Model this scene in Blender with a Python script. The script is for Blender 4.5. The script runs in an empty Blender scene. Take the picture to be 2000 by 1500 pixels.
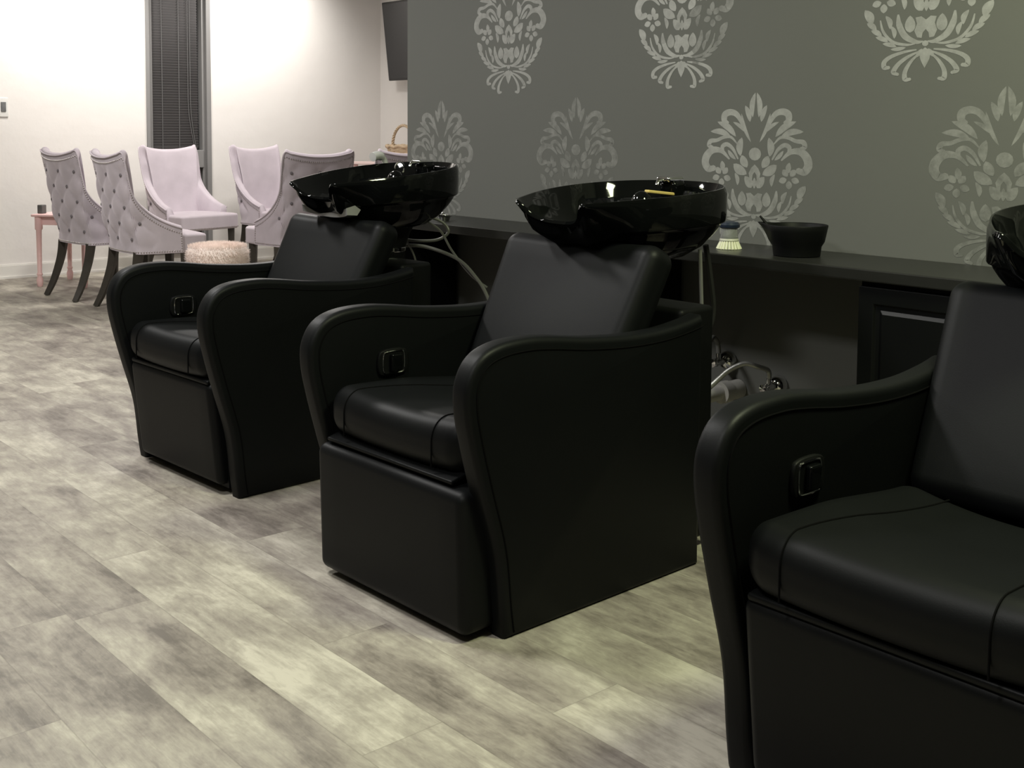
import bpy, math, random
from mathutils import Vector, Matrix, Euler
random.seed(7)
PI = math.pi
C = bpy.context.scene
COL = C.collection

# ------------------------------------------------------------------ camera
def vsub(a, b): return (a[0]-b[0], a[1]-b[1], a[2]-b[2])
YAW, PITCH, ROLL = -0.852213569, 0.0712223401, 0.00630517
fw = Vector((math.sin(YAW), math.cos(YAW), 0)); rt = Vector((math.cos(YAW), -math.sin(YAW), 0)); up = Vector((0, 0, 1))
f2 = fw*math.cos(PITCH) - up*math.sin(PITCH); u2 = up*math.cos(PITCH) + fw*math.sin(PITCH)
r3 = rt*math.cos(ROLL) + u2*math.sin(ROLL); u3 = u2*math.cos(ROLL) - rt*math.sin(ROLL)
cam = bpy.data.cameras.new('camera'); camo = bpy.data.objects.new('camera', cam); COL.objects.link(camo)
m = Matrix((r3, u3, -f2)).transposed().to_4x4(); m.translation = Vector((0, 0, 1.1242))
camo.matrix_world = m
cam.sensor_fit = 'HORIZONTAL'; cam.sensor_width = 36; cam.lens = 36*2246.2/2000
cam.shift_x = (1000-997.07)/2000; cam.shift_y = (414.9-750)/2000
cam.clip_start = 0.05; cam.clip_end = 60
C.camera = camo

# ------------------------------------------------------------------ world, exposure
C.view_settings.view_transform = 'Standard'; C.view_settings.look = 'None'
C.view_settings.gamma = 1; C.view_settings.exposure = 0; C.view_settings.use_curve_mapping = False
w = bpy.data.worlds.new('world'); C.world = w; w.use_nodes = True
w.node_tree.nodes['Background'].inputs[0].default_value = (0.02, 0.022, 0.025, 1)
w.node_tree.nodes['Background'].inputs[1].default_value = 1.0

# ------------------------------------------------------------------ lights of the room
def area(name, loc, size, power, color, rot=(0, 0, 0), sy=None, spread=PI):
    l = bpy.data.lights.new(name, 'AREA'); l.energy = power; l.color = color
    l.size = size; l.spread = spread
    if sy: l.shape = 'RECTANGLE'; l.size_y = sy
    o = bpy.data.objects.new(name, l); COL.objects.link(o); o.location = loc; o.rotation_euler = rot
    return o
def spot(name, loc, target, power, color, angle=80, blend=1.0, radius=0.06):
    l = bpy.data.lights.new(name, 'SPOT'); l.energy = power; l.color = color
    l.spot_size = math.radians(angle); l.spot_blend = blend; l.shadow_soft_size = radius
    o = bpy.data.objects.new(name, l); COL.objects.link(o); o.location = loc
    d = Vector(target) - Vector(loc); o.rotation_euler = d.to_track_quat('-Z', 'Y').to_euler()
    return o
WARM = (1.0, 0.93, 0.83); NEUT = (1.0, 0.965, 0.92); COOL = (1.0, 0.985, 0.955); GREEN = (0.93, 1.0, 0.64)
spot('track_spot', (-8.12, 3.15, 2.74), (-8.87, 3.25, 1.9), 155, NEUT, 112)
spot('track_spot', (-8.12, 4.80, 2.74), (-8.87, 4.80, 1.9), 140, NEUT, 108)
area('ceiling_panel', (-7.0, 3.9, 2.76), 0.5, 55, NEUT)
area('ceiling_panel', (-5.4, 1.3, 2.76), 0.45, 62, COOL)
area('ceiling_panel', (-3.2, 0.85, 2.76), 0.45, 55, COOL)
area('ceiling_panel', (-1.2, 0.0, 2.76), 0.45, 38, COOL)
area('ceiling_panel', (-0.5, 2.1, 2.76), 0.45, 72, GREEN)

# ------------------------------------------------------------------ materials
def mat(name, col, rough=0.5, metal=0.0, spec=0.5, coat=0.0, sheen=0.0, bump=None, trans=0.0, noise=None, emit=None, sheen_tint=None, ior=1.45):
    M = bpy.data.materials.new(name); M.use_nodes = True
    nt = M.node_tree; b = nt.nodes['Principled BSDF']
    b.inputs['Base Color'].default_value = (*col, 1); b.inputs['Roughness'].default_value = rough
    b.inputs['Metallic'].default_value = metal; b.inputs['Specular IOR Level'].default_value = spec
    b.inputs['Coat Weight'].default_value = coat; b.inputs['Sheen Weight'].default_value = sheen
    b.inputs['IOR'].default_value = ior
    if sheen_tint: b.inputs['Sheen Tint'].default_value = (*sheen_tint, 1)
    b.inputs['Transmission Weight'].default_value = trans
    tc = nt.nodes.new('ShaderNodeTexCoord')
    if noise:
        sc, amt = noise
        n = nt.nodes.new('ShaderNodeTexNoise'); n.inputs['Scale'].default_value = sc; n.inputs['Detail'].default_value = 4
        nt.links.new(tc.outputs['Object'], n.inputs['Vector'])
        mx = nt.nodes.new('ShaderNodeMix'); mx.data_type = 'RGBA'
        mx.inputs[6].default_value = (*[c*(1-amt) for c in col], 1); mx.inputs[7].default_value = (*[min(1, c*(1+amt)) for c in col], 1)
        nt.links.new(n.outputs['Fac'], mx.inputs[0]); nt.links.new(mx.outputs[2], b.inputs['Base Color'])
    if bump:
        sc, st, dist = bump
        n = nt.nodes.new('ShaderNodeTexNoise'); n.inputs['Scale'].default_value = sc; n.inputs['Detail'].default_value = 5
        nt.links.new(tc.outputs['Object'], n.inputs['Vector'])
        bp = nt.nodes.new('ShaderNodeBump'); bp.inputs['Strength'].default_value = st; bp.inputs['Distance'].default_value = dist
        nt.links.new(n.outputs['Fac'], bp.inputs['Height']); nt.links.new(bp.outputs['Normal'], b.inputs['Normal'])
    return M
M_LEATHER = mat('black_vinyl', (0.0038, 0.0043, 0.0045), 0.47, spec=0.165, bump=(420, 0.12, 0.001), noise=(6, 0.15))
M_SEAM = mat('black_stitching', (0.003, 0.003, 0.003), 0.8, spec=0.05)
M_GLOSS = mat('glossy_black_ceramic', (0.003, 0.0034, 0.0034), 0.05, spec=0.26, coat=0.0, noise=(3, 0.05))
M_BPLAST = mat('black_plastic', (0.0045, 0.0048, 0.0048), 0.5, spec=0.14, noise=(8, 0.1))
M_CHROME = mat('chrome', (0.75, 0.75, 0.74), 0.09, metal=1.0, noise=(5, 0.04))
M_SATIN = mat('satin_chrome', (0.75, 0.75, 0.74), 0.3, metal=0.35, noise=(5, 0.04))
M_STEELHOSE = mat('braided_steel_hose', (0.36, 0.36, 0.34), 0.38, metal=0.7, bump=(600, 0.4, 0.001))
M_GREYHOSE = mat('grey_hose', (0.14, 0.14, 0.13), 0.4, noise=(20, 0.1))
M_GEL = mat('clear_gel_pad', (0.32, 0.32, 0.31), 0.25, spec=0.6, noise=(9, 0.1))
M_CABINET = mat('black_painted_wood', (0.0045, 0.005, 0.005), 0.4, spec=0.22, bump=(60, 0.08, 0.001), noise=(4, 0.1))
M_COUNTER = mat('charcoal_laminate', (0.018, 0.018, 0.0165), 0.36, spec=0.36, noise=(30, 0.12))
M_WHITEWALL = mat('white_stucco_paint', (0.70, 0.672, 0.64), 0.8, spec=0.2, bump=(6, 0.22, 0.02), noise=(1.5, 0.03))
M_CEIL = mat('white_ceiling_paint', (0.55, 0.55, 0.53), 0.9, spec=0.1, bump=(30, 0.2, 0.005))
M_ROOM = mat('grey_room_paint', (0.16, 0.16, 0.155), 0.85, spec=0.1, noise=(1.2, 0.05))
M_TRIM = mat('white_trim_paint', (0.68, 0.66, 0.62), 0.45, noise=(3, 0.03))
M_WFRAME = mat('grey_window_frame', (0.21, 0.205, 0.20), 0.45, noise=(5, 0.06))
M_BLIND = mat('dark_blind', (0.13, 0.124, 0.124), 0.8, spec=0.1, noise=(6, 0.1))
M_CORD = mat('blind_cord', (0.10, 0.098, 0.096), 0.8)
M_GLASS = mat('night_window_glass', (0.02, 0.02, 0.022), 0.05, spec=0.6, noise=(2, 0.05))
M_TVS = mat('television_screen', (0.02, 0.02, 0.021), 0.22, spec=0.5, noise=(2, 0.05))
M_TVB = mat('television_bezel', (0.012, 0.012, 0.012), 0.4, noise=(4, 0.05))
M_VELVET = mat('lavender_grey_velvet', (0.50, 0.443, 0.482), 0.75, spec=0.12, sheen=0.6, sheen_tint=(1, 0.92, 0.98), noise=(9, 0.16), bump=(35, 0.12, 0.004))
M_NAIL = mat('pewter_nailheads', (0.48, 0.44, 0.43), 0.35, metal=0.8, noise=(30, 0.1))
M_BUTTON = mat('velvet_button', (0.16, 0.142, 0.152), 0.8, spec=0.1, sheen=0.2, noise=(20, 0.1))
M_DKWOOD = mat('dark_stained_wood', (0.035, 0.029, 0.022), 0.45, noise=(14, 0.3))
M_PINK = mat('pink_painted_wood', (0.86, 0.57, 0.55), 0.5, noise=(8, 0.06))
M_PALEPINK = mat('pale_pink_paint', (0.72, 0.56, 0.53), 0.5, noise=(8, 0.05))
M_FUR = mat('pale_pink_fur', (0.95, 0.76, 0.70), 0.9, spec=0.05, sheen=0.5, noise=(5, 0.18))
M_WICKER = mat('pale_wicker', (0.55, 0.42, 0.28), 0.7, bump=(60, 0.6, 0.004), noise=(22, 0.45))
M_GREYBOX = mat('dark_grey_plastic', (0.10, 0.10, 0.095), 0.5, noise=(9, 0.1))
M_PLATE = mat('white_switch_plate', (0.66, 0.65, 0.62), 0.4, noise=(6, 0.05))
M_SWDARK = mat('grey_switch', (0.13, 0.13, 0.13), 0.4, noise=(30, 0.4))
M_NAVY = mat('navy_plastic', (0.014, 0.021, 0.038), 0.35, noise=(9, 0.1))
M_CLEAR = mat('clear_plastic', (0.75, 0.77, 0.74), 0.12, trans=0.75, noise=(9, 0.05))
M_BRISTLE = mat('cream_bristles', (0.80, 0.80, 0.62), 0.6, noise=(40, 0.1))
M_SOAP = mat('milky_soap', (0.6, 0.6, 0.5), 0.4, noise=(12, 0.15))
M_PVC = mat('white_pvc_pipe', (0.42, 0.41, 0.38), 0.4, noise=(6, 0.08))
M_YELLOW = mat('yellow_wood', (0.62, 0.47, 0.16), 0.5, noise=(14, 0.12))
M_RUBBER = mat('black_rubber', (0.012, 0.012, 0.012), 0.6, noise=(15, 0.1))

def floor_mat():
    M = bpy.data.materials.new('weathered_plank_floor'); M.use_nodes = True
    nt = M.node_tree; N = nt.nodes; L = nt.links; b = N['Principled BSDF']
    def mth(op, a, bb=None, clamp=False):
        n = N.new('ShaderNodeMath'); n.operation = op; n.use_clamp = clamp
        for i, v in enumerate((a, bb)):
            if v is None: continue
            if isinstance(v, (int, float)): n.inputs[i].default_value = v
            else: L.new(v, n.inputs[i])
        return n.outputs[0]
    def comb(x, y, z):
        n = N.new('ShaderNodeCombineXYZ')
        for i, v in enumerate((x, y, z)):
            if isinstance(v, (int, float)): n.inputs[i].default_value = v
            else: L.new(v, n.inputs[i])
        return n.outputs[0]
    def noise(vec, scale, detail, rough=0.55, dist=0.0):
        n = N.new('ShaderNodeTexNoise'); n.inputs['Scale'].default_value = scale; n.inputs['Detail'].default_value = detail
        n.inputs['Roughness'].default_value = rough; n.inputs['Distortion'].default_value = dist
        L.new(vec, n.inputs['Vector']); return n.outputs['Fac']
    def ramp(fac, stops):
        n = N.new('ShaderNodeValToRGB'); e = n.color_ramp.elements
        while len(e) < len(stops): e.new(0.5)
        for i, (p_, c) in enumerate(stops): e[i].position = p_; e[i].color = (*c, 1) if len(c) == 3 else c
        L.new(fac, n.inputs[0]); return n.outputs[0]
    def mix(kind, fac, a, bb):
        n = N.new('ShaderNodeMix'); n.data_type = 'RGBA'; n.blend_type = kind
        for i, v in ((0, fac), (6, a), (7, bb)):
            if isinstance(v, (int, float)): n.inputs[i].default_value = v
            elif isinstance(v, tuple): n.inputs[i].default_value = (*v, 1)
            else: L.new(v, n.inputs[i])
        return n.outputs[2]
    tc = N.new('ShaderNodeTexCoord'); sep = N.new('ShaderNodeSeparateXYZ'); L.new(tc.outputs['Object'], sep.inputs[0])
    X, Y = sep.outputs[0], sep.outputs[1]
    W, LEN = 0.182, 1.22
    yr = mth('DIVIDE', mth('ADD', Y, 40*W - 0.025), W); row = mth('FLOOR', yr); fy = mth('FRACT', yr)
    wn = N.new('ShaderNodeTexWhiteNoise'); wn.noise_dimensions = '1D'; L.new(row, wn.inputs['W'])
    xr = mth('ADD', mth('DIVIDE', mth('ADD', X, 60), LEN), mth('MULTIPLY', wn.outputs['Value'], 7.3)); colm = mth('FLOOR', xr); fx = mth('FRACT', xr)
    wn2 = N.new('ShaderNodeTexWhiteNoise'); wn2.noise_dimensions = '2D'; L.new(comb(row, colm, 0), wn2.inputs['Vector'])
    rnd = wn2.outputs['Value']
    sh = mth('MULTIPLY', rnd, 37.0)
    pv = comb(mth('ADD', X, sh), mth('ADD', Y, mth('MULTIPLY', rnd, 91.0)), sh)
    sc1 = N.new('ShaderNodeVectorMath'); sc1.operation = 'MULTIPLY'; L.new(pv, sc1.inputs[0]); sc1.inputs[1].default_value = (1.0, 1.9, 1)
    cloud = noise(sc1.outputs[0], 4.2, 6, 0.6, 0.35)
    sc2 = N.new('ShaderNodeVectorMath'); sc2.operation = 'MULTIPLY'; L.new(pv, sc2.inputs[0]); sc2.inputs[1].default_value = (1.0, 11.0, 1)
    grain = noise(sc2.outputs[0], 6.0, 6, 0.62, 0.5)
    sc3 = N.new('ShaderNodeVectorMath'); sc3.operation = 'MULTIPLY'; L.new(pv, sc3.inputs[0]); sc3.inputs[1].default_value = (1.0, 22.0, 1)
    fine = noise(sc3.outputs[0], 14.0, 5, 0.7, 0.3)
    sc4 = N.new('ShaderNodeVectorMath'); sc4.operation = 'MULTIPLY'; L.new(pv, sc4.inputs[0]); sc4.inputs[1].default_value = (1.0, 2.2, 1)
    cross = noise(sc4.outputs[0], 26.0, 5, 0.65, 0.8)
    v = mth('ADD', mth('MULTIPLY', cloud, 1.08), mth('MULTIPLY', grain, 0.32))
    v = mth('ADD', v, mth('MULTIPLY', fine, 0.16))
    v = mth('ADD', v, mth('MULTIPLY', cross, 0.30))
    v = mth('ADD', v, mth('MULTIPLY', mth('SUBTRACT', rnd, 0.5), 0.20))
    v = mth('SUBTRACT', v, 0.445)
    c = ramp(v, [(0.22, (0.125, 0.108, 0.092)), (0.40, (0.235, 0.208, 0.178)), (0.56, (0.335, 0.308, 0.256)), (0.74, (0.49, 0.458, 0.382))])
    # thin joints between planks
    ey = mth('MINIMUM', fy, mth('SUBTRACT', 1.0, fy)); ex = mth('MINIMUM', fx, mth('SUBTRACT', 1.0, fx))
    jy = mth('LESS_THAN', ey, 0.007); jx = mth('LESS_THAN', ex, 0.0011)
    j = mth('MAXIMUM', jy, jx)
    c = mix('MULTIPLY', mth('MULTIPLY', j, 0.25), c, (0.25, 0.23, 0.2))
    L.new(c, b.inputs['Base Color'])
    L.new(mth('ADD', 0.42, mth('MULTIPLY', grain, 0.22)), b.inputs['Roughness'])
    b.inputs['Specular IOR Level'].default_value = 0.35
    bp = N.new('ShaderNodeBump'); bp.inputs['Strength'].default_value = 0.15; bp.inputs['Distance'].default_value = 0.002
    L.new(mth('SUBTRACT', grain, mth('MULTIPLY', j, 0.8)), bp.inputs['Height']); L.new(bp.outputs['Normal'], b.inputs['Normal'])
    return M
M_FLOOR = floor_mat()

def wall_mat():
    M = mat('grey_satin_wall_paint', (0.130, 0.132, 0.122), 0.62, spec=0.25, bump=(40, 0.1, 0.003), noise=(1.1, 0.06))
    return M
M_DWALL = wall_mat()
def stencil_mat():
    # silver stencil paint: uneven dabs, plus its fading reflection put into the colour
    M = bpy.data.materials.new('silver_stencil_paint'); M.use_nodes = True
    nt = M.node_tree; N = nt.nodes; L = nt.links; b = N['Principled BSDF']
    tc = N.new('ShaderNodeTexCoord')
    at = N.new('ShaderNodeAttribute'); at.attribute_name = 'cover_sheen'
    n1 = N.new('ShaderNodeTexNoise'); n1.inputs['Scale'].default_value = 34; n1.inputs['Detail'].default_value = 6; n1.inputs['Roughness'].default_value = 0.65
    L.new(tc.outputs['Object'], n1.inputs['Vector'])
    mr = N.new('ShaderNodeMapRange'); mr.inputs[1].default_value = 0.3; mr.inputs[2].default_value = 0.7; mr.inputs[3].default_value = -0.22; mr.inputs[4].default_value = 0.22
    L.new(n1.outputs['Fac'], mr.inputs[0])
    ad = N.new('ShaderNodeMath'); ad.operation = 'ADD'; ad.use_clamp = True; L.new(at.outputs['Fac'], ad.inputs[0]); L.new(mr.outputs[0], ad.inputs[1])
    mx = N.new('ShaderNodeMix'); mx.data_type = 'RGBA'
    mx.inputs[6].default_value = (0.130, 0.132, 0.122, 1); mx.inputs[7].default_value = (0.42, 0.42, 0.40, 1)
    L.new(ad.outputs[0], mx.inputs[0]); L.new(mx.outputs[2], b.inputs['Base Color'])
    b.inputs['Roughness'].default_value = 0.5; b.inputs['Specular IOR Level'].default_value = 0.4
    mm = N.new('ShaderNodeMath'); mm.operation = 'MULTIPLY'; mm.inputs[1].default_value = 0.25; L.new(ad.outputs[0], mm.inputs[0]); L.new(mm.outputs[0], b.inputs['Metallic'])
    return M
M_STENCIL = stencil_mat()

# ------------------------------------------------------------------ mesh helpers
class MB:
    def __init__(s): s.v = []; s.f = []; s.mi = []; s.cov = None
    def add(s, vs, fs, mi=0):
        o = len(s.v); s.v += [tuple(p) for p in vs]; s.f += [[i+o for i in f] for f in fs]; s.mi += [mi]*len(fs); return s
    def box(s, lo, hi, mi=0):
        x0, y0, z0 = lo; x1, y1, z1 = hi
        return s.add([(x0,y0,z0),(x1,y0,z0),(x1,y1,z0),(x0,y1,z0),(x0,y0,z1),(x1,y0,z1),(x1,y1,z1),(x0,y1,z1)],
                     [(0,3,2,1),(4,5,6,7),(0,1,5,4),(1,2,6,5),(2,3,7,6),(3,0,4,7)], mi)
    def loft(s, rings, closed=True, cap=True, mi=0, wrap=False):
        n = len(rings[0]); vs = [p for r in rings for p in r]; fs = []
        R = len(rings)
        for i in range(R if wrap else R-1):
            a = i*n; b = ((i+1) % R)*n
            for j in range(n if closed else n-1):
                k = (j+1) % n; fs.append((a+j, a+k, b+k, b+j))
        if cap and not wrap: fs.append(tuple(range(n-1, -1, -1))); fs.append(tuple((R-1)*n+j for j in range(n)))
        return s.add(vs, fs, mi)
    def tube(s, pts, r, seg=10, closed=False, mi=0, square=False):
        pts = [Vector(p) for p in pts]; n = len(pts); rs = r if isinstance(r, (list, tuple)) else [r]*n
        rings = []; prev = None
        for i, p_ in enumerate(pts):
            if closed: t = pts[(i+1) % n] - pts[i-1]
            else: t = pts[min(i+1, n-1)] - pts[max(i-1, 0)]
            t.normalize()
            if prev is None:
                a = Vector((0, 0, 1)) if abs(t.z) < 0.9 else Vector((1, 0, 0))
                nrm = (a - t*a.dot(t)).normalized()
            else:
                nrm = (prev - t*prev.dot(t)).normalized()
            prev = nrm; bn = t.cross(nrm)
            rings.append([p_ + (nrm*math.cos(2*PI*k/seg) + bn*math.sin(2*PI*k/seg))*rs[i] for k in range(seg)])
        return s.loft(rings, True, not closed, mi, wrap=closed)
    def lathe(s, prof, seg=32, c=(0, 0, 0), mi=0, axis='z'):
        rings = []
        for (r, z) in prof:
            ring = []
            for k in range(seg):
                a = 2*PI*k/seg; x, y = r*math.cos(a), r*math.sin(a)
                if axis == 'z': q = (x, y, z)
                elif axis == 'y': q = (x, z, -y)
                else: q = (z, x, y)
                ring.append((q[0]+c[0], q[1]+c[1], q[2]+c[2]))
            rings.append(ring)
        return s.loft(rings, True, True, mi)
    def rbox(s, size, r, n=8, c=(0, 0, 0), fn=None, mi=0):
        hx, hy, hz = [d/2 for d in size]
        vs = []; fs = []; idx = {}
        def ax(h, rr):
            k = max(3, n//2); t = []
            for i in range(k+1): a = (i/k)*PI/2; t.append(-h + rr*(1-math.cos(a)) if False else -h + rr*(i/k))
            m_ = [(-h+rr) + (2*h-2*rr)*i/n for i in range(1, n)]
            return t + m_ + [-q for q in reversed(t)]
        X, Y, Z = ax(hx, min(r, hx*0.999)), ax(hy, min(r, hy*0.999)), ax(hz, min(r, hz*0.999))
        def put(i, j, k):
            key = (i, j, k)
            if key in idx: return idx[key]
            p_ = Vector((X[i], Y[j], Z[k]))
            inner = Vector((max(-hx+r, min(hx-r, p_.x)) if hx > r else 0, max(-hy+r, min(hy-r, p_.y)) if hy > r else 0, max(-hz+r, min(hz-r, p_.z)) if hz > r else 0))
            d = p_ - inner
            if d.length > 1e-9:
                # map the cube shell of the corner on to a rounded one
                mxx = max(abs(d.x), abs(d.y), abs(d.z)); d = d.normalized()*mxx
            q = inner + d
            if fn: q = Vector(fn(q.x, q.y, q.z))
            vs.append((q.x+c[0], q.y+c[1], q.z+c[2])); idx[key] = len(vs)-1; return idx[key]
        a, b_, c_ = len(X)-1, len(Y)-1, len(Z)-1
        for i in range(a):
            for j in range(b_):
                fs.append((put(i,j,0), put(i,j+1,0), put(i+1,j+1,0), put(i+1,j,0))); fs.append((put(i,j,c_), put(i+1,j,c_), put(i+1,j+1,c_), put(i,j+1,c_)))
        for i in range(a):
            for k in range(c_):
                fs.append((put(i,0,k), put(i+1,0,k), put(i+1,0,k+1), put(i,0,k+1))); fs.append((put(i,b_,k), put(i,b_,k+1), put(i+1,b_,k+1), put(i+1,b_,k)))
        for j in range(b_):
            for k in range(c_):
                fs.append((put(0,j,k), put(0,j,k+1), put(0,j+1,k+1), put(0,j+1,k))); fs.append((put(a,j,k), put(a,j+1,k), put(a,j+1,k+1), put(a,j,k+1)))
        return s.add(vs, fs, mi)
    def sphere(s, c, r, seg=12, rings=8, sc=(1, 1, 1), mi=0):
        R = []
        for i in range(1, rings):
            a = PI*i/rings
            R.append([(c[0]+r*sc[0]*math.sin(a)*math.cos(2*PI*k/seg), c[1]+r*sc[1]*math.sin(a)*math.sin(2*PI*k/seg), c[2]-r*sc[2]*math.cos(a)) for k in range(seg)])
        vs = [p_ for r_ in R for p_ in r_]; fs = []
        for i in range(len(R)-1):
            for j in range(seg):
                k = (j+1) % seg; fs.append((i*seg+j, i*seg+k, (i+1)*seg+k, (i+1)*seg+j))
        b0 = len(vs); vs.append((c[0], c[1], c[2]-r*sc[2])); vs.append((c[0], c[1], c[2]+r*sc[2]))
        for j in range(seg):
            k = (j+1) % seg; fs.append((b0, k, j)); fs.append((b0+1, (len(R)-1)*seg+j, (len(R)-1)*seg+k))
        return s.add(vs, fs, mi)
    def build(s, name, mats, parent=None, loc=None, smooth=True, rot=None, bevel=None, angle=40):
        me = bpy.data.meshes.new(name); me.from_pydata(s.v, [], s.f); me.update()
        if not isinstance(mats, (list, tuple)): mats = [mats]
        for mm in mats: me.materials.append(mm)
        if len(mats) > 1: me.polygons.foreach_set('material_index', s.mi)
        if s.cov is not None:
            a = me.attributes.new('cover_sheen', 'FLOAT', 'FACE'); a.data.foreach_set('value', s.cov)
        import bmesh
        bm = bmesh.new(); bm.from_mesh(me)
        if s.cov is None: bmesh.ops.recalc_face_normals(bm, faces=bm.faces)
        bm.to_mesh(me); bm.free()
        if smooth:
            me.polygons.foreach_set('use_smooth', [True]*len(me.polygons))
            me.set_sharp_from_angle(angle=math.radians(angle))
        o = bpy.data.objects.new(name, me); COL.objects.link(o)
        if parent: o.parent = parent
        if loc: o.location = loc
        if rot: o.rotation_euler = rot
        if bevel:
            b = o.modifiers.new('bevel', 'BEVEL'); b.width = bevel; b.segments = 3; b.limit_method = 'ANGLE'; b.angle_limit = math.radians(40)
        return o

def empty(name, loc, label, cat, group=None, rz=0):
    o = bpy.data.objects.new(name, None); COL.objects.link(o); o.location = loc; o.rotation_euler = (0, 0, rz)
    o.empty_display_size = 0.1
    return tag(o, label, cat, group)
def tag(o, label=None, cat=None, group=None, kind=None):
    if label: o['label'] = label
    if cat: o['category'] = cat
    if group: o['group'] = group
    if kind: o['kind'] = kind
    return o
def struct(mb, name, m_, parent=None, **k):
    o = mb.build(name, m_, parent, **k)
    if not parent: o['kind'] = 'structure'
    return o
def crom(pts, n=8, closed=False):
    out = []; P = [Vector(p) for p in pts]; N = len(P)
    rng = range(N if closed else N-1)
    for i in rng:
        if closed: a, b, c, d = P[i-1], P[i], P[(i+1) % N], P[(i+2) % N]
        else: a, b, c, d = P[max(i-1, 0)], P[i], P[i+1], P[min(i+2, N-1)]
        for k in range(n):
            t = k/n
            out.append(0.5*((2*b) + (c-a)*t + (2*a-5*b+4*c-d)*t*t + (3*b-a-3*c+d)*t**3))
    if not closed: out.append(P[-1])
    return out
def sstep(x, a, b):
    t = max(0, min(1, (x-a)/(b-a))); return t*t*(3-2*t)
def lerp(a, b, t): return a+(b-a)*t

# ------------------------------------------------------------------ the room
XF, YA, YD = -8.872, 6.147, 3.14       # far wall, alcove wall, damask wall
ZC, XB, YB = 2.80, 3.0, -4.0
struct(MB().box((XF-0.15, YB-0.15, -0.1), (XB+0.15, YA+0.15, 0)), 'floor', M_FLOOR, smooth=False)
struct(MB().box((XF-0.15, YB-0.15, ZC), (XB+0.15, YA+0.15, ZC+0.1)), 'ceiling', M_CEIL, smooth=False)
WY0, WY1, WZ0, WZ1 = 3.882, 4.440, 0.10, 2.45      # tall window opening
mb = MB()
mb.box((XF-0.15, YB, 0), (XF, WY0, ZC)); mb.box((XF-0.15, WY1, 0), (XF, YA+0.15, ZC))
mb.box((XF-0.15, WY0, 0), (XF, WY1, WZ0)); mb.box((XF-0.15, WY0, WZ1), (XF, WY1, ZC))
struct(mb, 'wall_far', M_WHITEWALL, smooth=False)
struct(MB().box((XF, YA, 0), (XB, YA+0.15, ZC)), 'wall_alcove', M_WHITEWALL, smooth=False)
struct(MB().box((XF-0.15, YB-0.15, 0), (XB+0.15, YB, ZC)), 'wall_left', M_ROOM, smooth=False)
struct(MB().box((XB, YB, 0), (XB+0.15, YA+0.15, ZC)), 'wall_near', M_ROOM, smooth=False)
mb = MB()
mb.box((XF, YB, 0), (XF+0.014, WY0, 0.095)); mb.box((XF, WY1, 0), (XF+0.014, YA, 0.095))
mb.box((XF, YB, 0.095), (XF+0.009, WY0, 0.104)); mb.box((XF, WY1, 0.095), (XF+0.009, YA, 0.104))
mb.box((XF+0.014, YB, 0), (XF+0.024, WY0, 0.016)); mb.box((XF+0.014, WY1, 0), (XF+0.024, YA, 0.016))
struct(mb, 'baseboard_far', M_TRIM, smooth=False)
struct(MB().box((XF+0.03, YA-0.014, 0), (-4.0, YA, 0.10)), 'baseboard_alcove', M_TRIM, smooth=False)

# window
win = bpy.data.objects.new('window_1', None); COL.objects.link(win); win.location = (XF, (WY0+WY1)/2, WZ0); win['kind'] = 'structure'
def wl(p_): return (p_[0]-XF, p_[1]-(WY0+WY1)/2, p_[2]-WZ0)
mb = MB()
def wb(lo, hi): mb.box(wl(lo), wl(hi))
wb((XF-0.12, WY0, WZ0), (XF+0.012, WY0+0.03, WZ1)); wb((XF-0.12, WY1-0.04, WZ0), (XF+0.012, WY1, WZ1))
wb((XF-0.11, WY0+0.03, WZ0), (XF-0.02, WY0+0.064, WZ1)); wb((XF-0.11, WY1-0.066, WZ0), (XF-0.02, WY1-0.04, WZ1))
wb((XF-0.12, WY0, WZ1-0.05), (XF+0.012, WY1, WZ1)); wb((XF-0.12, WY0, WZ0), (XF+0.012, WY1, WZ0+0.07))
wb((XF-0.10, WY0+0.06, 0.80), (XF-0.01, WY1-0.06, 0.945))
mb.build('window_frame', M_WFRAME, win, smooth=False, bevel=0.004)
for z0, z1 in ((0.17, 0.80), (0.945, WZ1-0.05)):
    MB().box(wl((XF-0.10, WY0+0.06, z0)), wl((XF-0.094, WY1-0.06, z1))).build('window_pane', M_GLASS, win, smooth=False)
mb = MB()
z = 0.955
while z < WZ1-0.06:
    y0, y1 = WY0+0.072, WY1-0.092
    mb.add([wl(q) for q in ((XF-0.062, y0, z), (XF-0.062, y1, z), (XF-0.046, y1, z+0.024), (XF-0.046, y0, z+0.024), (XF-0.064, y0, z+0.001), (XF-0.064, y1, z+0.001), (XF-0.048, y1, z+0.025), (XF-0.048, y0, z+0.025))],
           [(0,1,2,3),(7,6,5,4),(0,4,5,1),(2,6,7,3),(1,5,6,2),(0,3,7,4)])
    z += 0.0215
mb.build('blind', M_BLIND, win, smooth=False)
for yy in (WY0+0.155, WY0+0.30):
    MB().tube([wl((XF-0.043, yy, 0.95)), wl((XF-0.043, yy, WZ1-0.05))], 0.0035, 6).build('blind_cord', M_CORD, win)
for yy, dy in ((WY0+0.375, 0.02), (WY0+0.395, 0.012)):
    MB().tube(crom([wl((XF-0.036, yy, WZ1-0.06)), wl((XF-0.036, yy, 1.6)), wl((XF-0.034, yy+0.004, 1.25)), wl((XF-0.03, yy+dy+0.03, 0.96))], 6), 0.003, 6).build('pull_cord', M_CORD, win)

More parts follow.
